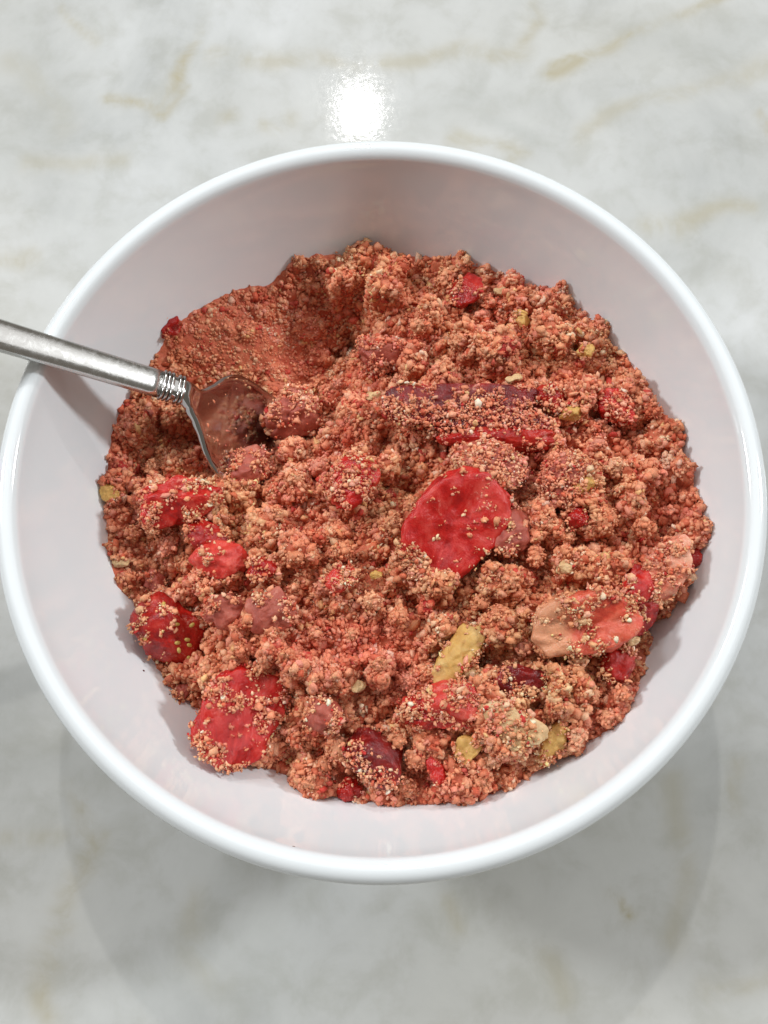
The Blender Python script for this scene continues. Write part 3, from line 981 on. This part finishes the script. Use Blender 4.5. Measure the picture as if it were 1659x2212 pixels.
for q in clump_px:
    near = min(LAND, key=lambda l: (l[0][0] - q[0]) ** 2 + (l[0][1] - q[1]) ** 2)[1]
    clump(q, rng.uniform(1.3, 2.5), 'small grainy crumb clump lying loose near ' + near, 'crumb clumps near ' + near)


# ------------------------------------------------------------------ fork
def fork():
    root = bpy.data.objects.new('fork', None)
    COL.objects.link(root)
    tag(root, 'stainless steel fork with ridged neck bands, leaning on the bowl rim', 'fork')
    A, B, S = FORK_A, FORK_B, FORK_S
    root.location = B
    ax = (B - A) / np.linalg.norm(B - A)
    T0 = A - ax * 0.105
    wd = np.cross([0, 0, 1.0], ax)
    wd /= np.linalg.norm(wd)
    # a slight roll towards the near side
    nn = np.cross(ax, wd)
    roll = math.radians(-4)
    wd = wd * math.cos(roll) + nn * math.sin(roll)

    def sweep(name, st, mat, ns=28, cap=True):
        """st: list of (centre, half width, half thickness, crown, tangent)"""
        V = []
        for c, hw, ht, dish, tan in st:
            tan = np.asarray(tan) / np.linalg.norm(tan)
            w = wd - tan * (wd @ tan)
            w /= np.linalg.norm(w)
            n = np.cross(tan, w)
            for k in range(ns):
                a = 2 * math.pi * k / ns
                ca, sa = math.cos(a), math.sin(a)
                u = math.copysign(abs(ca) ** 0.42, ca) * hw
                h = math.copysign(abs(sa) ** 0.60, sa) * ht
                h += -dish * (1 - (u / max(hw, 1e-9)) ** 2)
                V.append(c + w * u + n * h - B)
        V = np.array(V)
        F = [list(map(int, f)) for f in grid_faces(len(st), ns, True)]
        if cap:
            F.append(list(range(ns)))
            F.append(list(range((len(st) - 1) * ns, len(st) * ns))[::-1])
        me = bpy.data.meshes.new(name)
        me.from_pydata(V.tolist(), [], F)
        bm = bmesh.new()
        bm.from_mesh(me)
        bmesh.ops.recalc_face_normals(bm, faces=bm.faces)
        bm.to_mesh(me)
        bm.free()
        for f in me.polygons:
            f.use_smooth = len(f.vertices) == 4
        me.materials.append(mat)
        o = bpy.data.objects.new(name, me)
        COL.objects.link(o)
        o.parent = root
        return o

    # handle: flat bar, gently widening towards its rounded end
    st = []
    L = np.linalg.norm(B - T0)
    for s in np.linspace(0, 1, 60):
        d = s * L
        hw = 0.0031 + 0.0030 * (1 - s) ** 1.6
        if d < 0.006:
            hw *= math.sqrt(max(1 - ((0.006 - d) / 0.0062) ** 2, 0.01))
        bow = 0.0035 * math.sin(math.pi * s) * -0.0
        st.append((T0 + ax * d + np.array([0, 0, bow]), hw, 0.00105 + 0.0005 * s, -0.0004, ax))
    sweep('handle', st, M['steel'])
    # ridged bands round the neck: three, a gap, two
    for d in (0.0006, 0.0015, 0.0024, 0.0040, 0.0049):
        r = []
        for q in np.linspace(-1, 1, 7):
            g = math.sqrt(max(1 - q * q, 0))
            r.append((B + ax * (d + q * 0.00042), 0.00285 + 0.00050 * g, 0.00165 + 0.00045 * g, -0.0003, ax))
        sweep('neck_band', r, M['steel_head'], 36)
    # neck and head: curve from the bands down into the crumble
    ctrlp = [B - ax * 0.0005, B + ax * 0.0055, B * 0.45 + S * 0.55 + np.array([0.0, 0, 0.0012]), S, S + np.array([0.0088, -0.0030, -0.0100])]

    def bez(t):
        # Catmull-Rom through the control points
        pts = [2 * ctrlp[0] - ctrlp[1]] + ctrlp + [2 * ctrlp[-1] - ctrlp[-2]]
        n = len(ctrlp) - 1
        x = min(t * n, n - 1e-6)
        i = int(x)
        f = x - i
        p0, p1, p2, p3 = pts[i:i + 4]
        return 0.5 * (2 * p1 + (p2 - p0) * f + (2 * p0 - 5 * p1 + 4 * p2 - p3) * f * f + (3 * p1 - p0 - 3 * p2 + p3) * f ** 3)
    prof = [(0, 0.0027), (0.22, 0.0024), (0.30, 0.0027), (0.42, 0.0031), (0.50, 0.0044), (0.57, 0.0068), (0.63, 0.0098), (0.69, 0.0120), (0.75, 0.0131), (0.82, 0.0133), (1.0, 0.0130)]
    pt, pw = zip(*prof)
    st = []
    for t in np.linspace(0, 1, 64):
        hw = float(np.interp(t, pt, pw))
        tan = bez(min(t + 0.01, 1)) - bez(max(t - 0.01, 0))
        k = min(max((t - 0.25) / 0.45, 0), 1)
        st.append((bez(t), hw, 0.0016 * (1 - k) + 0.00085 * k, -0.0002 * (1 - k) + 0.0007 * k, tan))
    sweep('head', st, M['steel_head'], 44)
    # crumbs lying on the head
    sp = []
    for q in range(150):
        t = rng.uniform(0.45, 0.97) ** 0.8
        hw = float(np.interp(t, pt, pw)) * rng.uniform(-0.95, 0.95)
        if rng.random() < 0.35:
            hw = -abs(hw) * rng.uniform(0.6, 1.0)
        sp.append((bez(t) + wd * hw + np.array([0.0007, 0, 0.0004])) - np.array([0, 0, 0.0011]) * (1 - (hw / float(np.interp(t, pt, pw))) ** 2))
    sp = np.array(sp)
    C = grain_cols(len(sp), sp)
    V, F, cc = grains(sp, np.clip(rng.lognormal(math.log(0.00018), 0.5, len(sp)), 0.00007, 0.0006), C)
    tag(mesh_np('loose_crumbs', V, F, M['crumb'], cols=cc), 'fine loose crumbs sprinkled on the fork head', 'crumbs', kind='stuff')
    # four tines
    E_ = bez(1.0)
    dirt = bez(1.0) - bez(0.97)
    dirt /= np.linalg.norm(dirt)
    w = wd - dirt * (wd @ dirt)
    w /= np.linalg.norm(w)
    for k in range(4):
        off = (k - 1.5) * 0.00700
        r = []
        for s in np.linspace(0, 1, 14):
            c = E_ + dirt * (s * 0.032 - 0.001) + w * (off * (1 - 0.12 * s)) + np.array([0.012 * s * s, 0, 0.012 * s * s])
            r.append((c + np.array([0, 0, -0.0012]), 0.0025 * (1 - 0.75 * s ** 2), 0.0009 * (1 - 0.6 * s), 0, dirt + np.array([0.02, 0, 0.02]) * s))
        sweep('tine', r, M['steel_head'], 16)
    return root


fork()


# ------------------------------------------------------------------ stray crumbs on the glaze
def stray(px, r, col, label):
    try:
        c = wall_hit(*px)
    except IndexError:
        d = ray(*px)
        c = CAM + d * (0.0655 - CAM[2]) / d[2]
    V = ICO2[0] * (1 + 0.3 * fbm(ICO2[0] * 1.3 + px[0], 2))[:, None] * np.array([r, r * 0.7, r * 0.6]) / 1000
    o = mesh_np('stray_crumb', V, ICO2[1], M['crumb'], cols=np.tile(col, (len(V), 1)))
    o.location = c
    tag(o, label, 'crumb')


stray((310, 1449), 0.35, (0.10, 0.02, 0.015), 'tiny dark speck of crumb on the bowl wall beside the seeded wedge')
stray((366, 1500), 0.22, (0.14, 0.03, 0.02), 'tiny dark speck of crumb just below the seeded wedge')
stray((634, 1830), 0.32, (0.20, 0.14, 0.12), 'tiny grey speck of crumb on the inner wall below the heap')
